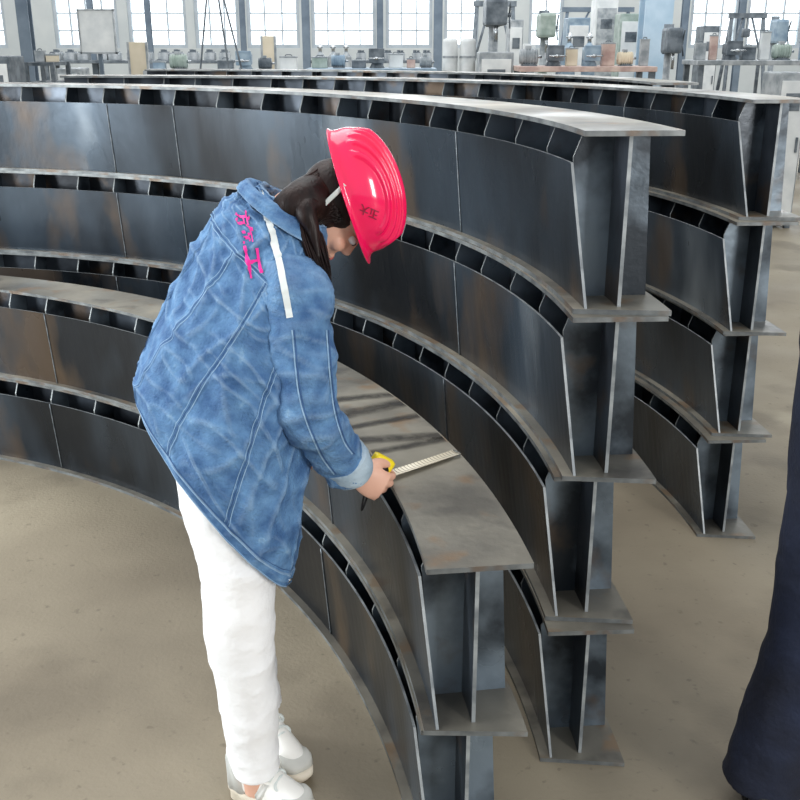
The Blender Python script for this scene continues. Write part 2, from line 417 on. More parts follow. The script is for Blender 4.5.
for a_,b_,c_ in ((hipR,knR,anR),(hipL,knL,anL)): tube(bm, [a_, (a_+b_)/2, b_, b_*.6+c_*.4, c_, c_+V((0,0,-.05))], [.080,.064,.048,.045,.032,.03], 18, 4)
hd = V((.775,.28,-.563)).normalized(); hs = V((.55,.12,.82)); hs = (hs-hd*hs.dot(hd)).normalized(); hn = hs.cross(hd); hn = hn if hn.y > 0 else -hn
hand_bm(bm, RW, hd, hs, hn, .95)
ld = V((.3,-.1,-.95)).normalized(); ls = V((.9,.1,.2)); ls = (ls-ld*ls.dot(ld)).normalized(); ln = ls.cross(ld); ln = ln if ln.y < 0 else -ln
hand_bm(bm, LW, ld, ls, ln, .35)
body = wlink('body', bm, M['skin'], person, W0); remesh(body, .0032, 3)
for s in (-1,1):
    bm = bmesh.new(); ell(bm, hp(.028*s,.071,-.016), AX, (.012,.011,.008), 16); e = wlink('eye', bm, M['eye'], person, W0)
    bm = bmesh.new(); ell(bm, hp(.028*s,.0795,-.017), AX, (.006,.004,.006), 12); wlink('iris', bm, M['iris'], e, W0)
bm = bmesh.new(); ell(bm, hp(0,.0835,-.078), AX, (.017,.005,.007), 16); wlink('lips', bm, M['lip'], person, W0)
# hair: smooth cap gathered behind the neck, fine straight hair falling beside the face
bm = bmesh.new()
ell(bm, hp(0,-.018,.000), AX, (.075,.080,.074), 40)
ell(bm, hp(.0,-.036,-.050), AX, (.062,.052,.052), 32)
ell(bm, hp(.0,-.010,-.030), AX, (.074,.052,.050), 32)
tube(bm, [hp(0,-.03,-.03), V((-.195,2.02,1.385)), V((-.235,2.0,1.37)), V((-.262,1.99,1.36))], [.06,.045,.030,.008], 28, 7)
END = V((-.152,1.945,1.200))
tube(bm, [hp(.03,-.03,-.03), V((-.185,1.985,1.375)), V((-.172,1.968,1.34)), V((-.164,1.96,1.30)), V((-.156,1.95,1.25)), END], [.034,.024,.014,.008,.005,.002], 20, 8)
for i in range(420):
    ff = random.uniform(-.09,.022); rr_ = .077*math.sqrt(max(.05,1-(min(0,ff+.01)/.088)**2))
    st = hp(rr_*random.uniform(.92,1.0), ff, random.uniform(-.02,.0))
    mid = hp(.075+random.uniform(-.010,.003), ff*.8-.008, -.05)
    k = (ff+.09)/.112
    e = END+V(((k-.5)*.034, random.uniform(-.012,.012), random.uniform(-.02,.07)))
    m1 = mid*.5+e*.5+V(((k-.5)*.010-.006, -.010, .004))+V((random.uniform(-.003,.003),0,0))
    tube(bm, [st, mid, m1, e], [.0016,.0024,.0022,.0006], 5, 7)
hair = wlink('hair', bm, M['hair'], person, W0)
# jacket
JR = [((-.402,1.98,.785),(.138,.02,-.180),(.072,-.182,-.058)),
      ((-.388,1.985,.87),(.147,.04,-.155),(.083,-.185,-.054)),
      ((-.358,2.0,1.0),(.130,.06,-.11),(.090,-.176,-.05)),
      ((-.324,2.02,1.11),(.106,.07,-.08),(.092,-.168,-.055)),
      ((-.286,2.04,1.21),(.092,.065,-.065),(.090,-.160,-.062)),
      ((-.260,2.05,1.285),(.076,.055,-.055),(.082,-.140,-.060)),
      ((-.244,2.055,1.335),(.062,.043,-.04),(.060,-.095,-.043)),
      ((-.234,2.06,1.360),(.048,.036,-.028),(.038,-.056,-.023)),
      ((-.224,2.06,1.378),(.046,.036,-.028),(.038,-.056,-.023))]
WR = .0098; JS = surf(JR)
bm = bmesh.new(); loft(bm, JR, 220, 28, WR); outward(bm, (-.32,2.02,1.1))
sv = bmesh.new()
tube(sv, [V((-.25,2.0,1.225)), RS+V((-.005,0,0)), (RS+RE)/2+V((0,-.008,0)), RE, RE*.55+RW*.45+V((0,-.004,0)), RW-hd*.012], [.070,.072,.064,.061,.054,.046], 80, 22, .0085, 15)
tv = bmesh.new()
tube(tv, [V((-.30,2.12,1.26)), LS, (LS+LE)/2, LE, LE*.5+LW*.5, LW], [.062,.066,.062,.060,.056,.05], 32, 8, .006, 16)
tmp = bpy.data.meshes.new('tmp'); comb = bmesh.new()
for b_ in (bm, sv): b_.to_mesh(tmp); comb.from_mesh(tmp)
bvh = BVHTree.FromBMesh(comb); comb.free(); bpy.data.meshes.remove(tmp)
jacket = wlink('jacket', bm, M['denim'], person, W0, recalc=False); solid(jacket, .005)
slv = wlink('sleeve', sv, M['denim'], jacket, W0); wlink('sleeve', tv, M['denim'], jacket, W0)
bm = bmesh.new(); loft(bm, JR, 220, 34, WR, t0=-.02, t1=.36, off=.0032); outward(bm, (-.4,1.98,.8)); hem = wlink('hem_band', bm, M['denim'], jacket, W0, recalc=False); solid(hem, .0035)
bm = bmesh.new(); loft(bm, [((-.225,2.06,1.366),(.052,.040,-.030),(.044,-.062,-.026)), ((-.230,2.06,1.380),(.058,.044,-.034),(.050,-.068,-.028)), ((-.236,2.058,1.368),(.064,.048,-.040),(.058,-.078,-.033)), ((-.242,2.056,1.350),(.066,.048,-.042),(.064,-.090,-.040))], 80, 8, .0015); outward(bm, (-.236,2.06,1.33))
collar = wlink('collar', bm, M['denim'], jacket, W0, recalc=False); solid(collar, .0035)
bm = bmesh.new(); tube(bm, [RE*.24+RW*.76, RE*.12+RW*.88, RW-hd*.006], [.054,.052,.049], 40, 8, .002, 30); wlink('cuff', bm, M['cuff'], jacket, W0)
bm = bmesh.new(); tube(bm, [LE*.22+LW*.78, LW+ld*.006], [.053,.050], 32, 6, .002, 30); wlink('cuff', bm, M['cuff'], jacket, W0)
def pseam(f, w=.0022, m='seam', off=.0008, n=140):
    """seam ribbon following the garment: f(s) -> (t, phi)"""
    bm = bmesh.new(); last = None
    L = [JS(*f(k/n), WR, off) for k in range(n+1)]
    for k, p in enumerate(L):
        t, ph = f(k/n); c = cr([V(r[0]) for r in JR], t); nn = (p-c).normalized()
        tg = (L[min(k+1,n)]-L[max(k-1,0)]).normalized(); q = tg.cross(nn).normalized()*w/2
        cur = [bm.verts.new(p-q), bm.verts.new(p+q)]
        if last: bm.faces.new((last[0],cur[0],cur[1],last[1]))
        last = cur
    wlink('seam', bm, M[m], jacket, W0)
R_ = math.radians
for tt, o_ in ((.33,.0040),(.03,.0040),(.41,.0012)): pseam(lambda s, tt=tt: (tt, R_(10+240*s)), .0018, 'seam' if tt < .4 else 'dseam', o_)
for ph0, ph1 in ((96,100),(140,130),(176,162),(206,196)):
    for d_, m_, w_ in ((0,'seam',.0018),(1.3,'dseam',.0018),(2.6,'seam',.0014)):
        pseam(lambda s, a=ph0, b=ph1, d_=d_: (.42+4.2*s, R_(a+d_+(b-a)*s)), w_, m_, .0014)
for d_, m_ in ((0,'seam'),(.05,'dseam'),(.1,'seam')): pseam(lambda s, d_=d_: (4.62+d_, R_(95+165*s)), .0016, m_, .0014)
def on(tree, px, py, off=.0025):
    o_, d_ = ray(px, py); h, nn, i, dist = tree.ray_cast(o_, d_)
    if h is None: return None
    if nn.dot(d_) > 0: nn = -nn
    return h+nn*off
def ribbon(bm, tree, pts, w, off=.0025, dens=30):
    P = [V((x,y,0)) for x,y in pts]; L = []
    for k in range((len(P)-1)*dens+1): L.append(cr(P, k/dens))
    last = None
    for k, p in enumerate(L):
        t = (L[min(k+1,len(L)-1)]-L[max(k-1,0)]).normalized(); q = V((-t.y,t.x,0))*w/2
        a, c, b = on(tree, p.x-q.x, p.y-q.y, off), on(tree, p.x, p.y, off), on(tree, p.x+q.x, p.y+q.y, off)
        if a is None or b is None or c is None: last = None; continue
        cur = [bm.verts.new(v) for v in (a,c,b)]
        if last and (last[1].co-cur[1].co).length < .08:
            bm.faces.new((last[0],cur[0],cur[1],last[1])); bm.faces.new((last[1],cur[1],cur[2],last[2]))
        last = cur
bm = bmesh.new(); ribbon(bm, bvh, [(259,192),(267,216),(280,265),(290,318)], 6.5, .0030); wlink('shoulder_stripe', bm, M['stripe'], jacket, W0)
for pl in ([(326,330),(332,400),(342,438),(352,454)], [(292,330),(300,400),(318,450),(334,474)]):
    for dx, m_ in ((0,'seam'),(2.2,'dseam')):
        bm = bmesh.new(); ribbon(bm, bvh, [(x+dx,y) for x,y in pl], 1.3, .0011); wlink('seam', bm, M[m_], jacket, W0)
bm = bmesh.new(); p = JS(.17, R_(38), WR, .004); cyl(bm, p, p+(p-V((-.4,1.98,.76))).normalized()*.003, .008, n=20); wlink('button', bm, M['chrome'], jacket, W0)
def text_decal(txt, tree, org, bx, upv, name, m, parent, bold=.0):
    cu = bpy.data.curves.new('t', 'FONT'); cu.body = txt; cu.size = 1; cu.offset = bold
    to = bpy.data.objects.new('t', cu); COL.objects.link(to)
    bpy.context.view_layer.update()
    dg = bpy.context.evaluated_depsgraph_get(); me = to.evaluated_get(dg).to_mesh()
    b = bmesh.new(); b.from_mesh(me); to.to_mesh_clear(); bpy.data.objects.remove(to)
    if not len(b.verts): b.free(); return
    bmesh.ops.triangulate(b, faces=b.faces)
    bmesh.ops.subdivide_edges(b, edges=[e for e in b.edges if e.calc_length() > .12], cuts=3)
    bmesh.ops.triangulate(b, faces=b.faces)
    bad = []
    for v in b.verts:
        p = on(tree, org[0]+v.co.x*bx[0]+v.co.y*upv[0], org[1]+v.co.x*bx[1]+v.co.y*upv[1], .0028)
        if p is None: bad.append(v)
        else: v.co = p
    bmesh.ops.delete(b, geom=bad, context='VERTS')
    wlink(name, b, m, parent, W0)
text_decal('施', bvh, (236,212), (8,34), (15,-3), 'back_print', M['pink'], jacket, .006)
# second character drawn as three bold bars
def cpt(u, v): return (244+u*7+v*15, 247+u*32-v*3)
for a_, b_ in (((.1,.78),(.9,.78)), ((.5,.78),(.5,.06)), ((.0,.06),(1.0,.06))):
    bm = bmesh.new(); A, B = cpt(*a_), cpt(*b_); ribbon(bm, bvh, [A, ((A[0]+B[0])/2,(A[1]+B[1])/2), B], 3.0, .003, 12); wlink('print_stroke', bm, M['pink'], jacket, W0)
# trousers
bm = bmesh.new()
tube(bm, [(-.345,2.0,.98), (-.365,1.985,.90), (-.375,1.98,.80), (-.38,1.975,.73)], [.085,.098,.105,.07], 32, 5, .003, 12)
tube(bm, [hipR+V((-.01,.01,.04)), hipR*.6+knR*.4, knR, knR*.5+anR*.5, anR+V((.0,.0,.012))], [.098,.085,.072,.063,.056], 56, 18, .0062, 9)
tube(bm, [hipL+V((0.01,-.01,.03)), hipL*.6+knL*.4, knL, knL*.5+anL*.5, anL+V((0,0,.02))], [.093,.080,.068,.060,.054], 56, 18, .0062, 9)
tr = wlink('trousers', bm, M['white'], person, W0); remesh(tr, .0038, 2)
# shoes
def shoe(heel, toe, parent, off, mu, ms, ankle=None, lace=True):
    heel, toe = V(heel), V(toe); d = (toe-heel); L = d.length; d.normalize(); s = V((d.y,-d.x,0))
    def outline(z, sc, x0, x1, n=48, wavy=0):
        o_ = []
        for j in range(n):
            a = 2*math.pi*j/n; x = .5-.5*math.cos(a); w = math.sin(a)
            wd = .042*(1-.16*math.exp(-((x-.42)/.18)**2))*(1.0 if x>.2 else .9)
            w = math.copysign(abs(w)**.72, w)
            o_.append(heel+d*(x0+(x1-x0)*x)*L+s*w*wd*(sc+(wavy if j%4 < 2 else 0))+V((0,0,z)))
        return o_
    def stackrings(rs):
        bm = bmesh.new(); R = [[bm.verts.new(p) for p in r] for r in rs]; n = len(R[0])
        for k in range(len(R)-1):
            for j in range(n): bm.faces.new((R[k][j],R[k][(j+1)%n],R[k+1][(j+1)%n],R[k+1][j]))
        bm.faces.new(R[0][::-1]); bm.faces.new(R[-1]); return bm
    sh = wlink('shoe', stackrings([outline(.036,.98,.0,.99), outline(.05,1.0,-.005,.985), outline(.064,.93,-.005,.94), outline(.076,.80,0,.84), outline(.088,.68,.0,.72), outline(.102,.64,.0,.58), outline(.120,.68,-.02,.48), outline(.121,.56,.03,.44), outline(.105,.48,.08,.42)]), mu, parent, off)
    wlink('sole', stackrings([outline(0,1.0,.01,.96,wavy=.10), outline(.008,1.14,-.02,1.0,wavy=.14), outline(.022,1.08,-.025,1.03,wavy=.08), outline(.026,1.18,-.05,1.06), outline(.038,1.19,-.05,1.06), outline(.041,1.05,-.015,1.01)]), ms, sh, off)
    if lace:
        wlink('toe_cap', stackrings([outline(.040,1.05,.66,1.01), outline(.056,1.03,.68,.985), outline(.066,.9,.71,.93)]), M['panel'], sh, off)
        wlink('heel_tab', stackrings([outline(.040,1.06,-.025,.34), outline(.075,.98,-.025,.24), outline(.116,.80,-.035,.12)]), M['panel'], sh, off)
        wlink('side_panel', stackrings([outline(.042,1.06,.34,.54), outline(.060,1.03,.40,.58), outline(.084,.84,.48,.60)]), M['panel'], sh, off)
        bm = bmesh.new(); P = []
        for k in range(7):
            x = .46+.058*k; z = .1185-.0088*k; sg = 1 if k%2 else -1
            P += [heel+d*x*L-s*.022*sg+V((0,0,z-.008)), heel+d*(x+.01)*L+V((0,0,z+.001)), heel+d*(x+.015)*L+s*.022*sg+V((0,0,z-.008))]
        tube(bm, P, [.0042]*len(P), 8, 3)
        wlink('laces', bm, M['strap'], sh, off)
shoe((-.39,2.165,0), (-.232,1.965,0), person, W0, M['shoe'], M['sole'])
shoe((-.395,1.945,0), (-.210,1.845,0), person, W0, M['shoe'], M['sole'])
# hard hat
def hat_pt(th, ph, ext=0):
    lf, lw, h = .130, .089, .092
    f, r = math.cos(ph)*math.sin(th), math.sin(ph)*math.sin(th)
    top = math.cos(th); x = r*lw; ridge = 0
    m = max(0, min(1, (top-.14)/.14))
    ends = max(0, min(1, (.95-abs(f))/.14))
    for c, w in ((0,.009),(.020,.0046),(-.020,.0046),(.036,.0046),(-.036,.0046),(.052,.0046),(-.052,.0046),(.067,.0042),(-.067,.0042)):
        ridge += max(0, 1-((x-c)/w)**2)**.7*(.009 if c == 0 else .0070)*m*ends
    p = V((r*lw, f*lf-.004, (max(top,0)**.76)*h))
    nrm = V((r/lw, f/lf, top/h)).normalized()
    return p+nrm*ridge
bm = bmesh.new(); rings = []; NP, NT = 300, 110
for k in range(NT+1):
    th = math.pi/2*k/NT; rings.append([bm.verts.new(hat_pt(max(th,.001), 2*math.pi*j/NP)) for j in range(NP)])
for ext, dz in ((.0008,-.006),(.003,-.010),(.006,-.012),(.007,-.014)):
    ring = []
    for j in range(NP):
        ph = 2*math.pi*j/NP; b0 = rings[NT][j].co; c_ = math.cos(ph)
        vis = max(0, c_)**2*2.2*ext
        ring.append(bm.verts.new((b0.x+math.sin(ph)*ext, b0.y+c_*ext+vis, dz-.15*vis)))
    rings.append(ring)
for k in range(len(rings)-1):
    for j in range(NP): bm.faces.new((rings[k][j],rings[k+1][j],rings[k+1][(j+1)%NP],rings[k][(j+1)%NP]))
bm.faces.new(rings[0])
MH = Matrix(((hR.x,hF.x,hU.x,Hc.x),(hR.y,hF.y,hU.y,Hc.y),(hR.z,hF.z,hU.z,Hc.z),(0,0,0,1)))
bmesh.ops.transform(bm, matrix=MH, verts=bm.verts)
outward(bm, Hc)
hatbvh = BVHTree.FromBMesh(bm)
hat = wlink('hard_hat', bm, M['hat'], person, W0, recalc=False); solid(hat, .0028)
hat['label'] = 'glossy pink-red hard hat with moulded ridges'
text_decal('大正', hatbvh, (361,204), (9,4), (-3,10), 'hat_print', M['hattext'], hat, .01)
for s in (1,-1):
    bm = bmesh.new(); tube(bm, [hb(.086*s,-.035,-.004), hp(.085*s,-.02,-.04), hp(.082*s,.0,-.075), hp(.05*s,.042,-.116), hp(0,.062,-.126)], [.0048]*5, 10, 6, flat=(Fd,.4)); wlink('chin_strap', bm, M['strap'], hat, W0)
bm = bmesh.new()
tube(bm, [hb(.080*math.sin(a),.110*math.cos(a)-.004,.006) for a in [k*math.pi/8 for k in range(17)]], [.007]*17, 8, 3, flat=(hU,.25))
wlink('headband', bm, M['strap'], hat, W0)

# tape measure held in the hand
tc0 = RW+hd*.062+hn*.033+hs*.024
tm = thing('tape_measure', 'yellow tape measure held in the woman\'s hand, blade drawn across the beam', 'tape measure', tc0)
bm = bmesh.new(); rot = Matrix(((hd.x,hs.x,hn.x,0),(hd.y,hs.y,hn.y,0),(hd.z,hs.z,hn.z,0),(0,0,0,1)))
box(bm, (0,0,0), (.052,.064,.026), rot, .008); link('case', bm, M['yellow'], tm)
bm = bmesh.new(); cyl(bm, -hn*.0155, hn*.0155, .02, n=32); link('hub_disc', bm, M['black'], tm)
b0, b1 = V((-.036,2.058,.7675)), V((.135,2.205,.765)); L = (b1-b0).length; dxy = (b1-b0).normalized()
bm = bmesh.new(); n = 8; rr = [[], []]
for k, x in enumerate((0, L)):
    for j in range(n+1):
        y = (j/n-.5)*.030; rr[k].append(bm.verts.new((x, y, .012*abs(2*(j/n-.5))**2*.25)))
for j in range(n): bm.faces.new((rr[0][j],rr[1][j],rr[1][j+1],rr[0][j+1]))
bl = link('blade', bm, M['blade'], tm); solid(bl, .0006)
bl.rotation_euler = dxy.to_track_quat('X','Z').to_euler(); bl.location = b0-tc0
bm = bmesh.new(); box(bm, b1-tc0+V((0,0,-.003)), (.003,.024,.016), Matrix.Rotation(math.atan2(dxy.y,dxy.x),4,'Z')); link('end_hook', bm, M['chrome'], tm, False)
bm = bmesh.new(); q = -hs*.034
tube(bm, [q, q+V((-.012,-.012,-.03)), q+V((-.018,-.014,-.065)), q+V((-.006,-.012,-.035)), q*1.0+V((.004,0,0))], [.0022]*5, 8, 6); link('wrist_strap', bm, M['black'], tm)

# ---------------------------------------------------------------- second person, mostly outside the frame
Q0 = V((.99,1.9,0))
p2 = thing('person', 'person in dark navy clothes standing at the right edge, mostly cut off', 'person', Q0)
f2 = V((-.3,-.95,0)).normalized(); r2 = V((f2.y,-f2.x,0)); u2 = V((0,0,1)); H2 = V((1.03,1.87,1.60))
def hp2(r,f,u): return H2+r2*r+f2*f+u2*u
bm = bmesh.new(); head_bm(bm, hp2, (r2,f2,u2))
tube(bm, [H2+V((0,0,-.03)), V((1.03,1.9,1.48)), V((1.02,1.9,1.38))], [.05,.052,.06], 16, 4)
tube(bm, [(1.02,1.9,1.42),(1.01,1.9,1.25),(1.0,1.9,1.05),(.99,1.9,.88)], [.09,.12,.11,.12], 20, 5)
S1, E1, W1 = V((.87,1.9,1.37)), V((.858,1.93,1.12)), V((.872,1.88,.90))
S2, E2, W2 = V((1.17,1.9,1.37)), V((1.21,1.93,1.10)), V((1.20,1.84,.88))
tube(bm, [S1,(S1+S2)/2,S2],[.04,.07,.04],14,4)
for a_,b_,c_ in ((S1,E1,W1),(S2,E2,W2)): tube(bm, [a_,b_,c_], [.045,.036,.024], 14, 6)
L1 = [V((.925,1.9,.88)), V((.893,1.88,.48)), V((.842,1.90,.09))]; L2 = [V((1.05,1.9,.88)), V((1.08,1.88,.48)), V((1.09,1.92,.09))]
for l in (L1,L2): tube(bm, l, [.085,.05,.033], 16, 8)
for Wr, sg in ((W1,-1),(W2,1)):
    d_ = V((0,-.15,-1)).normalized(); s_ = f2; s_ = (s_-d_*s_.dot(d_)).normalized(); n_ = s_.cross(d_)
    if n_.x*sg > 0: n_ = -n_
    hand_bm(bm, Wr, d_, s_, n_, .35)
b2 = wlink('body', bm, M['skin'], p2, Q0); remesh(b2, .004, 3)
for s in (-1,1):
    bm = bmesh.new(); ell(bm, hp2(.028*s,.071,-.016), (r2,f2,u2), (.012,.011,.008), 16); e = wlink('eye', bm, M['eye'], p2, Q0)
    bm = bmesh.new(); ell(bm, hp2(.028*s,.0795,-.016), (r2,f2,u2), (.006,.004,.006), 12); wlink('iris', bm, M['iris'], e, Q0)
bm = bmesh.new(); ell(bm, hp2(0,-.028,.022), (r2,f2,u2), (.082,.090,.088), 28); wlink('hair', bm, M['hair'], p2, Q0)
bm = bmesh.new()
loft(bm, [((.985,1.9,.78),(.0,.14,0),(.165,0,0)), ((.985,1.9,.95),(0,.14,0),(.178,0,0)), ((.99,1.9,1.15),(0,.135,0),(.185,0,0)), ((1.01,1.9,1.32),(0,.12,0),(.18,0,0)), ((1.02,1.9,1.43),(0,.09,0),(.12,0,0)), ((1.02,1.9,1.48),(0,.07,0),(.07,0,0))], 48, 8, .003, cap=True)
tube(bm, [S1, (S1+E1)/2, E1, W1+V((0,0,.03))], [.066,.060,.054,.048], 24, 8, .003, 14)
tube(bm, [S2, (S2+E2)/2, E2, W2+V((0,0,.03))], [.068,.062,.057,.048], 24, 8, .004, 14)
jk = wlink('work_jacket', bm, M['navy'], p2, Q0); remesh(jk, .006, 4)
bm = bmesh.new()
for l in (L1,L2): tube(bm, [l[0]+V((0,0,.04)), l[0]*.5+l[1]*.5, l[1], l[1]*.5+l[2]*.5, l[2]+V((0,0,-.02))], [.11,.10,.088,.088,.092], 28, 8, .005, 13)
tb = wlink('work_trousers', bm, M['navy'], p2, Q0); remesh(tb, .006, 2)
shoe((.87,1.97,0), (.80,1.73,0), p2, Q0, M['black'], M['black'], lace=False)
shoe((1.10,1.99,0), (1.06,1.75,0), p2, Q0, M['black'], M['black'], lace=False)

# ---------------------------------------------------------------- background
def column(px, w, Y, m, label):
    x = wx(px,Y,2); t = thing('steel_column', label, 'column', (x,Y,0), 0, 'steel columns of the hall')
    ww = w*Y/1000
    bm = bmesh.new(); box(bm,(0,-ww*.45,4),(ww,ww*.12,8)); box(bm,(0,ww*.45,4),(ww,ww*.12,8)); box(bm,(0,0,4),(ww*.15,ww*.8,8)); link('shaft', bm, m, t, False)
    bm = bmesh.new(); box(bm,(0,0,.02),(ww*1.8,ww*1.8,.04)); link('base_plate', bm, m, t, False)
for i,(px,w,Y,mm,lb) in enumerate([(25,11,15,'column','thick grey steel column at the far left of the hall'),(92,5,21,'column','thin steel column behind the white notice board'),
    (149,5,24,'column','steel column right of the leaning beige board'),(243,5,24,'column','steel column right of the hanging sling'),(306,7,22,'column','dark steel column left of the middle far windows'),
    (380,6,24,'column','thin steel column in the middle of the far windows'),(438,8,20,'column','steel column just left of the two pale tanks'),(655,26,17,'bluecol','wide pale blue steel column among the machines'),
    (684,6,20,'column','dark narrow column right of the wide blue column'),(740,6,23,'column','steel column between the two right-hand windows')]):
    column(px,w,Y,M[mm],lb)
def cabinet(px0,px1,pt,Y,m,label,cat='cabinet',name='control_cabinet'):
    zt_ = zat(pt,Y); x0,x1 = wx(px0,Y,zt_), wx(px1,Y,zt_); w = x1-x0
    t = thing(name,label,cat,((x0+x1)/2,Y,0))
    bm = bmesh.new(); box(bm,(0,0,zt_/2+.02),(w,.5,zt_-.04),bev=.015); link('body',bm,m,t,False)
    bm = bmesh.new(); box(bm,(0,-.258,zt_/2+.03),(w*.86,.015,zt_*.86),bev=.004); d=link('door',bm,M['pale'] if m!=M['pale'] else M['greym'],t,False)
    bm = bmesh.new(); box(bm,(w*.3,-.275,zt_*.55),(.02,.02,.14),bev=.004); link('handle',bm,M['darkm'],d,False)
    bm = bmesh.new(); box(bm,(0,-.267,zt_*.86-.06),(w*.52,.004,.16))
    for k in range(5): box(bm,(0,-.270,zt_*.86-.03*k),(w*.5,.006,.012))
    link('vent',bm,M['darkm'],d,False)
    for sx in (-1,1):
        for sy in (-1,1): bm = bmesh.new(); box(bm,(sx*w*.42,sy*.2,.02),(.05,.05,.04)); link('foot',bm,M['darkm'],t,False)
def press(px,pt,Y,sc,m,label):
    zt_=zat(pt,Y); x=wx(px,Y,zt_); t=thing('drill_press',label,'machine',(x,Y,0))
    bm=bmesh.new(); box(bm,(0,0,.06),(.5*sc,.6*sc,.12),bev=.01); link('base',bm,m,t,False)
    bm=bmesh.new(); cyl(bm,(0,.1,.1),(0,.1,zt_-.1),.07*sc); link('column',bm,M['greym'],t)
    bm=bmesh.new(); box(bm,(0,-.1*sc,zt_-.22),(.3*sc,.6*sc,.34),bev=.04); link('head',bm,m,t,False)
    bm=bmesh.new(); cyl(bm,(0,.22*sc,zt_-.4),(0,.22*sc,zt_),.1*sc); link('motor',bm,M['darkm'],t)
    bm=bmesh.new(); cyl(bm,(0,-.3*sc,zt_-.6),(0,-.3*sc,zt_-.35),.03*sc); link('spindle',bm,M['chrome'],t)
    bm=bmesh.new(); box(bm,(0,-.2*sc,zt_-.85),(.42*sc,.42*sc,.05),bev=.01); cyl(bm,(0,.1,zt_-.92),(0,.1,zt_-.8),.09*sc); link('table',bm,m,t,False)
    bm=bmesh.new(); cyl(bm,(.14*sc,-.1,zt_-.25),(.22*sc,-.1,zt_-.25),.03*sc)
    for k in range(3):
        a=k*2.1; cyl(bm,(.2*sc,-.1,zt_-.25),(.2*sc,-.1+.2*math.cos(a),zt_-.25+.2*math.sin(a)),.012)
    link('handwheel',bm,M['darkm'],t)
def tank(px0,px1,pt,Y,m,label,grp):
    zt_=zat(pt,Y); x0,x1=wx(px0,Y,zt_),wx(px1,Y,zt_); r=(x1-x0)/2
    t=thing('storage_tank',label,'tank',((x0+x1)/2,Y,0),0,grp)
    bm=bmesh.new(); R=[(r*.9,.2),(r,.26),(r,zt_-.06),(r*.96,zt_-.02),(r*.5,zt_)]; n=24; rg=[[bm.verts.new((a*math.cos(2*math.pi*j/n),a*math.sin(2*math.pi*j/n),z)) for j in range(n)] for a,z in R]
    for k in range(len(R)-1):
        for j in range(n): bm.faces.new((rg[k][j],rg[k][(j+1)%n],rg[k+1][(j+1)%n],rg[k+1][j]))
    bm.faces.new(rg[0]); bm.faces.new(rg[-1]); link('shell',bm,m,t)
    for z in (zt_*.4,zt_*.7,zt_*.85): bm=bmesh.new(); cyl(bm,(0,0,z),(0,0,z+.03),r*1.04,n=24); link('band',bm,M['greym'],t,False)
    for k in range(3):
        a=k*2.094; bm=bmesh.new(); cyl(bm,(r*.75*math.cos(a),r*.75*math.sin(a),0),(r*.75*math.cos(a),r*.75*math.sin(a),.24),.025); link('leg',bm,M['darkm'],t)
def bench(px0,px1,pt,Y,m,label,dep=.8,name='workbench'):
    zt_=zat(pt,Y); x0,x1=wx(px0,Y,zt_),wx(px1,Y,zt_); w=x1-x0
    t=thing(name,label,'workbench',((x0+x1)/2,Y,0))
    bm=bmesh.new(); box(bm,(0,0,zt_-.03),(w,dep,.06),bev=.008); link('tabletop',bm,m,t,False)
    bm=bmesh.new(); box(bm,(0,0,zt_*.35),(w*.94,dep*.8,.04)); link('lower_shelf',bm,m,t,False)
    for sx in (-1,1):
        for sy in (-1,1): 
            bm=bmesh.new(); box(bm,(sx*w*.47,sy*dep*.42,(zt_-.06)/2),(.07,.07,zt_-.06)); link('leg',bm,M['darkm'],t,False)
    return t, zt_
def crate(px,Y,zb,w,h,m,label,name='tool_box',cat='box'):
    t=thing(name,label,cat,(wx(px,Y,zb),Y,zb)); bm=bmesh.new(); box(bm,(0,0,h/2),(w,w*.7,h),bev=.01); link('body',bm,m,t,False)
    bm=bmesh.new(); box(bm,(0,0,h+.004),(w*1.04,w*.73,.02),bev=.004); link('lid',bm,M['greym'],t,False)
    bm=bmesh.new(); tube(bm,[(-w*.2,0,h+.01),(-w*.15,0,h+.03),(w*.15,0,h+.03),(w*.2,0,h+.01)],[.006]*4,8,4); link('handle',bm,M['darkm'],t)
def vise(px,Y,zb,sc,m,label):
    t=thing('bench_vise',label,'vise',(wx(px,Y,zb),Y,zb))
    bm=bmesh.new(); cyl(bm,(0,0,0),(0,0,.08*sc),.1*sc,.06*sc); box(bm,(0,0,.14*sc),(.16*sc,.2*sc,.14*sc),bev=.02); link('body',bm,m,t,False)
    bm=bmesh.new(); box(bm,(.0,-.18*sc,.15*sc),(.2*sc,.06*sc,.18*sc),bev=.01); link('jaw',bm,m,t,False)
    bm=bmesh.new(); cyl(bm,(0,-.36*sc,.12*sc),(0,-.1*sc,.12*sc),.02*sc); cyl(bm,(-.10*sc,-.35*sc,.12*sc),(.10*sc,-.35*sc,.12*sc),.01*sc); link('screw',bm,M['chrome'],t)
def emotor(px,Y,zb,sc,m,label):
    t=thing('electric_motor',label,'motor',(wx(px,Y,zb),Y,zb))
    bm=bmesh.new(); cyl(bm,(-.13*sc,0,.12*sc),(.11*sc,0,.12*sc),.095*sc,n=20)
    for k in range(6): cyl(bm,((-.10+.036*k)*sc,0,.12*sc),((-.088+.036*k)*sc,0,.12*sc),.105*sc,n=20)
    link('housing',bm,m,t)
    bm=bmesh.new(); cyl(bm,(.1*sc,0,.12*sc),(.17*sc,0,.12*sc),.02*sc); link('shaft',bm,M['chrome'],t)
    bm=bmesh.new(); box(bm,(0,0,.01*sc),(.2*sc,.2*sc,.02*sc)); box(bm,(0,0,.03*sc),(.14*sc,.1*sc,.05*sc)); link('mount',bm,M['darkm'],t,False)
    bm=bmesh.new(); box(bm,(-.02*sc,0,.235*sc),(.08*sc,.07*sc,.05*sc),bev=.006); link('terminal_box',bm,M['greym'],t,False)
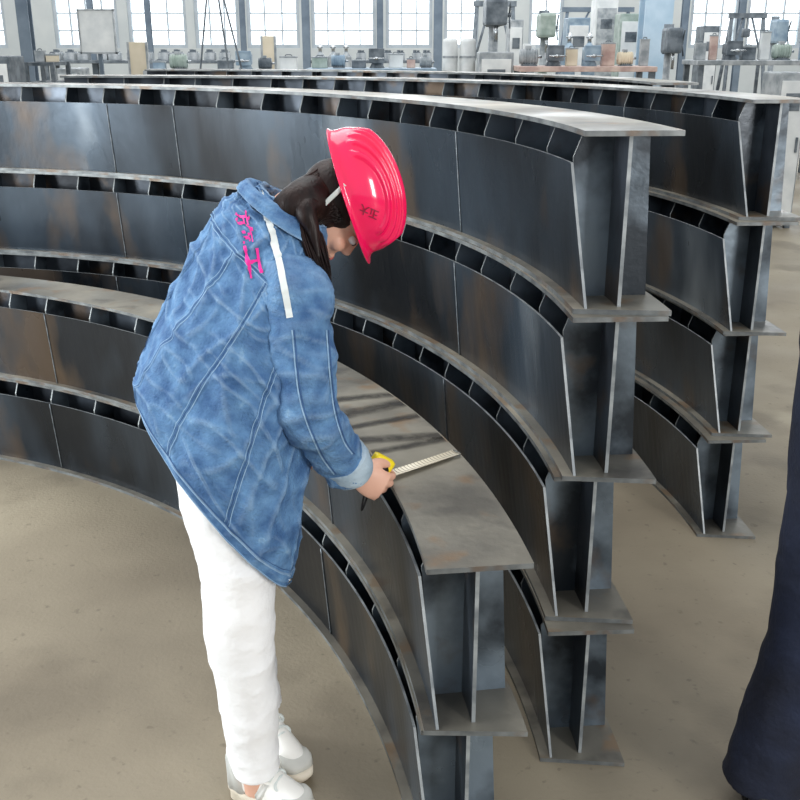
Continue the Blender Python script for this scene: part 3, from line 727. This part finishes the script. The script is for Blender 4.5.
def gas(px,Y,label,grp,m,zt_):
    t=thing('gas_cylinder',label,'gas cylinder',(wx(px,Y,zt_),Y,0),0,grp); r=.10
    bm=bmesh.new(); tube(bm,[(0,0,0),(0,0,.05),(0,0,zt_-.35),(0,0,zt_-.22),(0,0,zt_-.14)],[r*.95,r,r,r*.8,r*.3],20,4); link('body',bm,m,t)
    bm=bmesh.new(); cyl(bm,(0,0,zt_-.15),(0,0,zt_),.03); cyl(bm,(-.05,0,zt_-.06),(.05,0,zt_-.06),.014); link('valve',bm,M['chrome'],t)
bin0 = []
def bins(px0,px1,n,Y,zb,grp,lab):
    for k in range(n):
        px = px0+(px1-px0)*k/(n-1)+random.uniform(-2.5,2.5)
        if not bin0:
            t=thing('parts_bin',lab,'bin'); bin0.append(t)
            bm=bmesh.new(); box(bm,(0,0,.07),(.2,.3,.14),bev=.01); link('body',bm,M['greym'],t,False)
            bm=bmesh.new(); box(bm,(0,0,.148),(.16,.26,.02)); box(bm,(.03,-.05,.17),(.06,.1,.05)); box(bm,(-.04,.06,.17),(.07,.08,.06)); link('contents',bm,M['darkm'],t,False)
        else:
            t=bin0[0].copy(); COL.objects.link(t)
            for ch in bin0[0].children: c=ch.copy(); COL.objects.link(c); c.parent=t
        t['label']=lab; t['group']=grp; t.location=(wx(px,Y,zb),Y,zb)
def rack(px0,px1,pt,Y,m,label):
    zt_=zat(pt,Y); x0,x1=wx(px0,Y,zt_),wx(px1,Y,zt_); w=x1-x0; t=thing('storage_rack',label,'rack',((x0+x1)/2,Y,0))
    for sx in (-1,1):
        for sy in (-1,1): bm=bmesh.new(); box(bm,(sx*w/2,sy*.3,zt_/2),(.05,.05,zt_)); link('post',bm,m,t,False)
    for z in (.3,.8,1.25,zt_-.02):
        if z < zt_: bm=bmesh.new(); box(bm,(0,0,z),(w,.62,.04)); link('shelf',bm,m,t,False)
    return zt_
def frame_rig(px0,px1,pt,Y,m,label):
    """A-frame hoist stand with braces"""
    zt_=zat(pt,Y); x0,x1=wx(px0,Y,zt_),wx(px1,Y,zt_); w=x1-x0; t=thing('gantry_stand',label,'stand',((x0+x1)/2,Y,0))
    for sx in (-1,1):
        bm=bmesh.new(); cyl(bm,(sx*w*.5,-.35,0),(sx*w*.36,0,zt_-.05),.035,n=8); link('leg',bm,m,t)
        bm=bmesh.new(); cyl(bm,(sx*w*.5,.35,0),(sx*w*.36,0,zt_-.05),.035,n=8); link('leg',bm,m,t)
        bm=bmesh.new(); cyl(bm,(sx*w*.43,-.16,zt_*.55),(sx*w*.1,0,zt_-.06),.022,n=8); link('brace',bm,m,t)
    bm=bmesh.new(); box(bm,(0,0,zt_-.03),(w*.86,.09,.09)); link('cross_beam',bm,m,t,False)
    bm=bmesh.new(); cyl(bm,(0,0,zt_-.3),(0,0,zt_-.07),.012,n=8); box(bm,(0,0,zt_-.34),(.14,.12,.16),bev=.02); link('chain_hoist',bm,M['darkm'],t)
# notice board on a post
Y=14; x=wx(98,Y,1.9); t=thing('notice_board','white notice board on a thin post at the far left','sign',(x,Y,0))
z0,z1=zat(53,Y),zat(10,Y)
bm=bmesh.new(); box(bm,(0,0,z1/2),(.05,.05,z1)); box(bm,(0,0,.02),(.4,.4,.04)); link('post',bm,M['column'],t,False)
bm=bmesh.new(); box(bm,(0,-.05,(z0+z1)/2),(.45,.03,z1-z0),bev=.005); bd=link('board',bm,M['pale'],t,False)
bm=bmesh.new()
for s in (-1,1): box(bm,(s*.23,-.05,(z0+z1)/2),(.02,.05,z1-z0+.02)); box(bm,(0,-.05,(z0+z1)/2+s*(z1-z0)/2),(.48,.05,.02))
link('frame',bm,M['greym'],bd,False)
for px,pt,w,lab in ((137,42,.26,'beige panel standing upright right of the notice board'),(268,36,.19,'narrow beige panel standing before the far windows')):
    Y=15; zt_=zat(pt,Y); t=thing('board_panel',lab,'panel',(wx(px,Y,zt_),Y,0))
    bm=bmesh.new(); box(bm,(0,0,zt_/2),(w,.03,zt_),bev=.004); link('sheet',bm,M['beige'],t,False)
    bm=bmesh.new(); box(bm,(-w/2,0,zt_/2),(.03,.05,zt_)); box(bm,(w/2,0,zt_/2),(.03,.05,zt_)); box(bm,(0,.15,.03),(w,.4,.06)); link('frame',bm,M['greym'],t,False)
# hoist with sling
Y=12; x=wx(212,Y,2.5); t=thing('crane_sling','wire sling hanging from a crane hook before the left windows','sling',(x,Y,0))
bm=bmesh.new(); cyl(bm,(0,0,2.9),(0,0,8),.015,n=8); link('hoist_cable',bm,M['darkm'],t)
bm=bmesh.new(); tube(bm,[(0,0,2.92),(.05,0,2.85),(.05,0,2.76),(-.02,0,2.72),(-.06,0,2.79)],[.022,.022,.022,.02,.01],10,5); link('hook',bm,M['darkm'],t)
for e in ((-.22,0,1.3),(.12,.1,1.3),(.30,0,1.3)):
    bm=bmesh.new(); tube(bm,[(0,0,2.74),(e[0]*.35,e[1]*.5,2.2),e],[.011]*3,8,6); link('cable',bm,M['darkm'],t)
bm=bmesh.new(); box(bm,(.03,.03,.65),(.6,.3,1.3),bev=.02); link('lifted_block',bm,M['darkm'],t,False)
# machines
cabinet(-12,16,56,12,M['darkm'],'dark cabinet at the far left edge of the hall')
z=rack(34,60,62,13,M['darkm'],'dark storage rack left of the notice board')
crate(41,13,z,.12,.12,M['greym'],'small grey box on top of the dark rack'); crate(53,13,z,.14,.08,M['beige'],'flat beige box on top of the dark rack')
cabinet(62,84,68,14,M['greym'],'low grey cabinet beneath the notice board')
t,zb=bench(150,300,70,14,M['greym'],'long grey workbench under the left far windows')
crate(160,14,zb,.16,.10,M['bluem'],'small blue box on the left end of the long bench')
emotor(180,14,zb,.9,M['greenm'],'green electric motor near the left end of the long bench')
crate(226,14,zb,.2,.12,M['darkm'],'dark box left of the blue vise on the long bench')
vise(246,14,zb,1,M['bluem'],'blue vise in the middle of the long grey bench')
emotor(266,14,zb,.7,M['darkm'],'dark electric motor between vise and pale box on the long bench')
crate(289,14,zb,.22,.16,M['pale'],'pale box on the right end of the long bench')
t,zb=bench(308,436,68,15,M['bluem'],'bluish workbench under the middle far windows')
crate(320,15,zb,.22,.14,M['greenm'],'greenish box on the bluish bench, leftmost')
emotor(339,15,zb,.8,M['bluem'],'blue electric motor beside the greenish box on the bluish bench')
crate(359,15,zb,.2,.1,M['darkm'],'flat dark box on the bluish bench')
vise(377,15,zb,1.1,M['darkm'],'dark vise between boxes on the bluish bench')
crate(396,15,zb,.2,.18,M['pale'],'tall pale box on the bluish bench')
crate(411,15,zb,.12,.12,M['pinkm'],'faded red box on the bluish bench')
emotor(426,15,zb,.7,M['greym'],'small grey electric motor at the right end of the bluish bench')
t,zb=bench(46,232,60,21,M['darkm'],'dark shelf bench far behind under the left windows')
bins(56,224,12,21,zb,'parts bins on the far left shelf bench','grey parts bin in the row on the far left shelf bench')
t,zb=bench(312,434,60,22.5,M['darkm'],'dark shelf bench far behind under the middle windows')
bins(360,428,6,22.5,zb,'parts bins on the far middle shelf bench','grey parts bin in the row on the far middle shelf bench')
tank(443,458,38,15,M['pale'],'left one of the two pale upright tanks','pale tanks by the middle column')
tank(460,476,38,15,M['pale'],'right one of the two pale upright tanks','pale tanks by the middle column')
press(495,-4,15,1.0,M['darkm'],'dark drill press right of the two pale tanks')
frame_rig(470,520,2,19,M['darkm'],'dark gantry stand behind the dark drill press')
cabinet(508,522,20,17,M['greym'],'tall grey cabinet beside the drill press')
cabinet(523,534,44,18,M['pale'],'short pale cabinet left of the green drill press')
press(546,10,16,.8,M['greenm'],'green drill press among the right machines')
cabinet(566,588,18,17,M['bluem'],'tall blue cabinet between the green drill press and red machine')
cabinet(478,512,52,13.5,M['greym'],'wide low grey cabinet in front of the dark drill press')
t,zb=bench(516,650,66,13,M['pinkm'],'faded red machine bench in front of the cabinets')
emotor(529,13,zb,.9,M['greym'],'grey electric motor at the left end of the faded red bench')
vise(553,13,zb,1.0,M['darkm'],'dark vise on the faded red bench')
crate(571,13,zb,.14,.2,M['beige'],'beige box on the faded red bench')
vise(589,13,zb,1.0,M['bluem'],'blue vise on the faded red bench')
crate(607,13,zb,.16,.26,M['pinkm'],'reddish box on the faded red bench')
emotor(625,13,zb,.75,M['beige'],'beige electric motor on the faded red bench')
crate(643,13,zb,.11,.3,M['greym'],'grey tall box at the right end of the faded red bench')
cabinet(594,616,0,19,M['pale'],'tall pale cabinet behind the faded red bench')
cabinet(618,640,14,18,M['greenm'],'green cabinet left of the wide blue column')
frame_rig(556,640,8,21.5,M['column'],'grey-blue gantry stand far behind the faded red bench')
for k,px in enumerate((320,333,346)): gas(px,19,'grey gas cylinder standing in the row behind the bluish bench','gas cylinders behind the bluish bench',M['greym'],1.72)
for k,px in enumerate((570,590)): gas(px,15.6,'blue gas cylinder standing behind the faded red bench','blue gas cylinders behind the red bench',M['bluem'],1.86)
press(672,24,15,.7,M['darkm'],'small dark drill press right of the wide blue column')
t,zb=bench(690,830,60,14,M['greym'],'grey workbench at the right end of the hall')
for k,(px,w,h,m_,lb) in enumerate([(699,.14,.2,'greym','grey box at the left end of the right bench'),(712,.10,.3,'pinkm','upright reddish box on the right bench'),(747,.18,.16,'darkm','low dark box on the right bench'),(763,.12,.34,'pale','tall pale box on the right bench'),(806,.18,.22,'bluem','blue box near the right end of the right bench')]):
    crate(px,14,zb,w,h,M[m_],lb)
vise(729,14,zb,1.0,M['darkm'],'dark vise on the right bench')
emotor(781,14,zb,.9,M['greenm'],'green electric motor on the right bench')
press(779,16,16,.6,M['bluem'],'blue drill press in front of the right-hand window')
cabinet(700,716,26,19,M['darkm'],'dark cabinet under the right far window')
frame_rig(726,770,14,20.5,M['darkm'],'dark gantry stand between the two right-hand windows')
cabinet(772,800,72,10,M['greym'],'low grey cabinet behind the right stack')

# ---------------------------------------------------------------- light
w = bpy.data.worlds.new('world'); scn.world = w; w.use_nodes = True
bg = w.node_tree.nodes['Background']; bg.inputs[0].default_value = (.90,.95,1,1); bg.inputs[1].default_value = .82
def area(name, loc, tgt, sx, sy, e, c=(1,1,1)):
    l = bpy.data.lights.new(name,'AREA'); l.shape='RECTANGLE'; l.size=sx; l.size_y=sy; l.energy=e; l.color=c
    o=bpy.data.objects.new(name,l); COL.objects.link(o); o.location=loc; o.rotation_euler=(V(tgt)-V(loc)).to_track_quat('-Z','Y').to_euler()
area('roof_light', (-2,5,7.5), (-1,3.5,0), 7, 6, 430, (1,.98,.95))
area('window_light', (-8,.5,2.0), (0,2.8,.9), 1.6, 3.4, 440, (.92,.97,1))
area('window_light', (-7.5,4.2,2.0), (0,2.8,.9), 1.0, 3.4, 240, (.92,.97,1))
area('sheen_lamp', (5.0,-4.0,2.4), (0,2.8,.8), 1.4, 3, 300, (1,.98,.95))  # added lamp behind the camera, gives the steel plates sheen
area('far_window_light', (0,25,4), (0,4,1), 24, 3, 850, (.94,.97,1))
area('back_wall_fill', (0,15,7.8), (0,22,1.5), 26, 6, 1500, (.97,.98,1))  # added fill lamp aimed at the back wall to brighten it
cam = bpy.data.cameras.new('camera'); co = bpy.data.objects.new('camera', cam); COL.objects.link(co)
co.location = (0,0,H); co.rotation_euler = (math.pi/2-TH,0,0); cam.lens = 45; cam.sensor_width = 36; cam.clip_start = .05
scn.camera = co
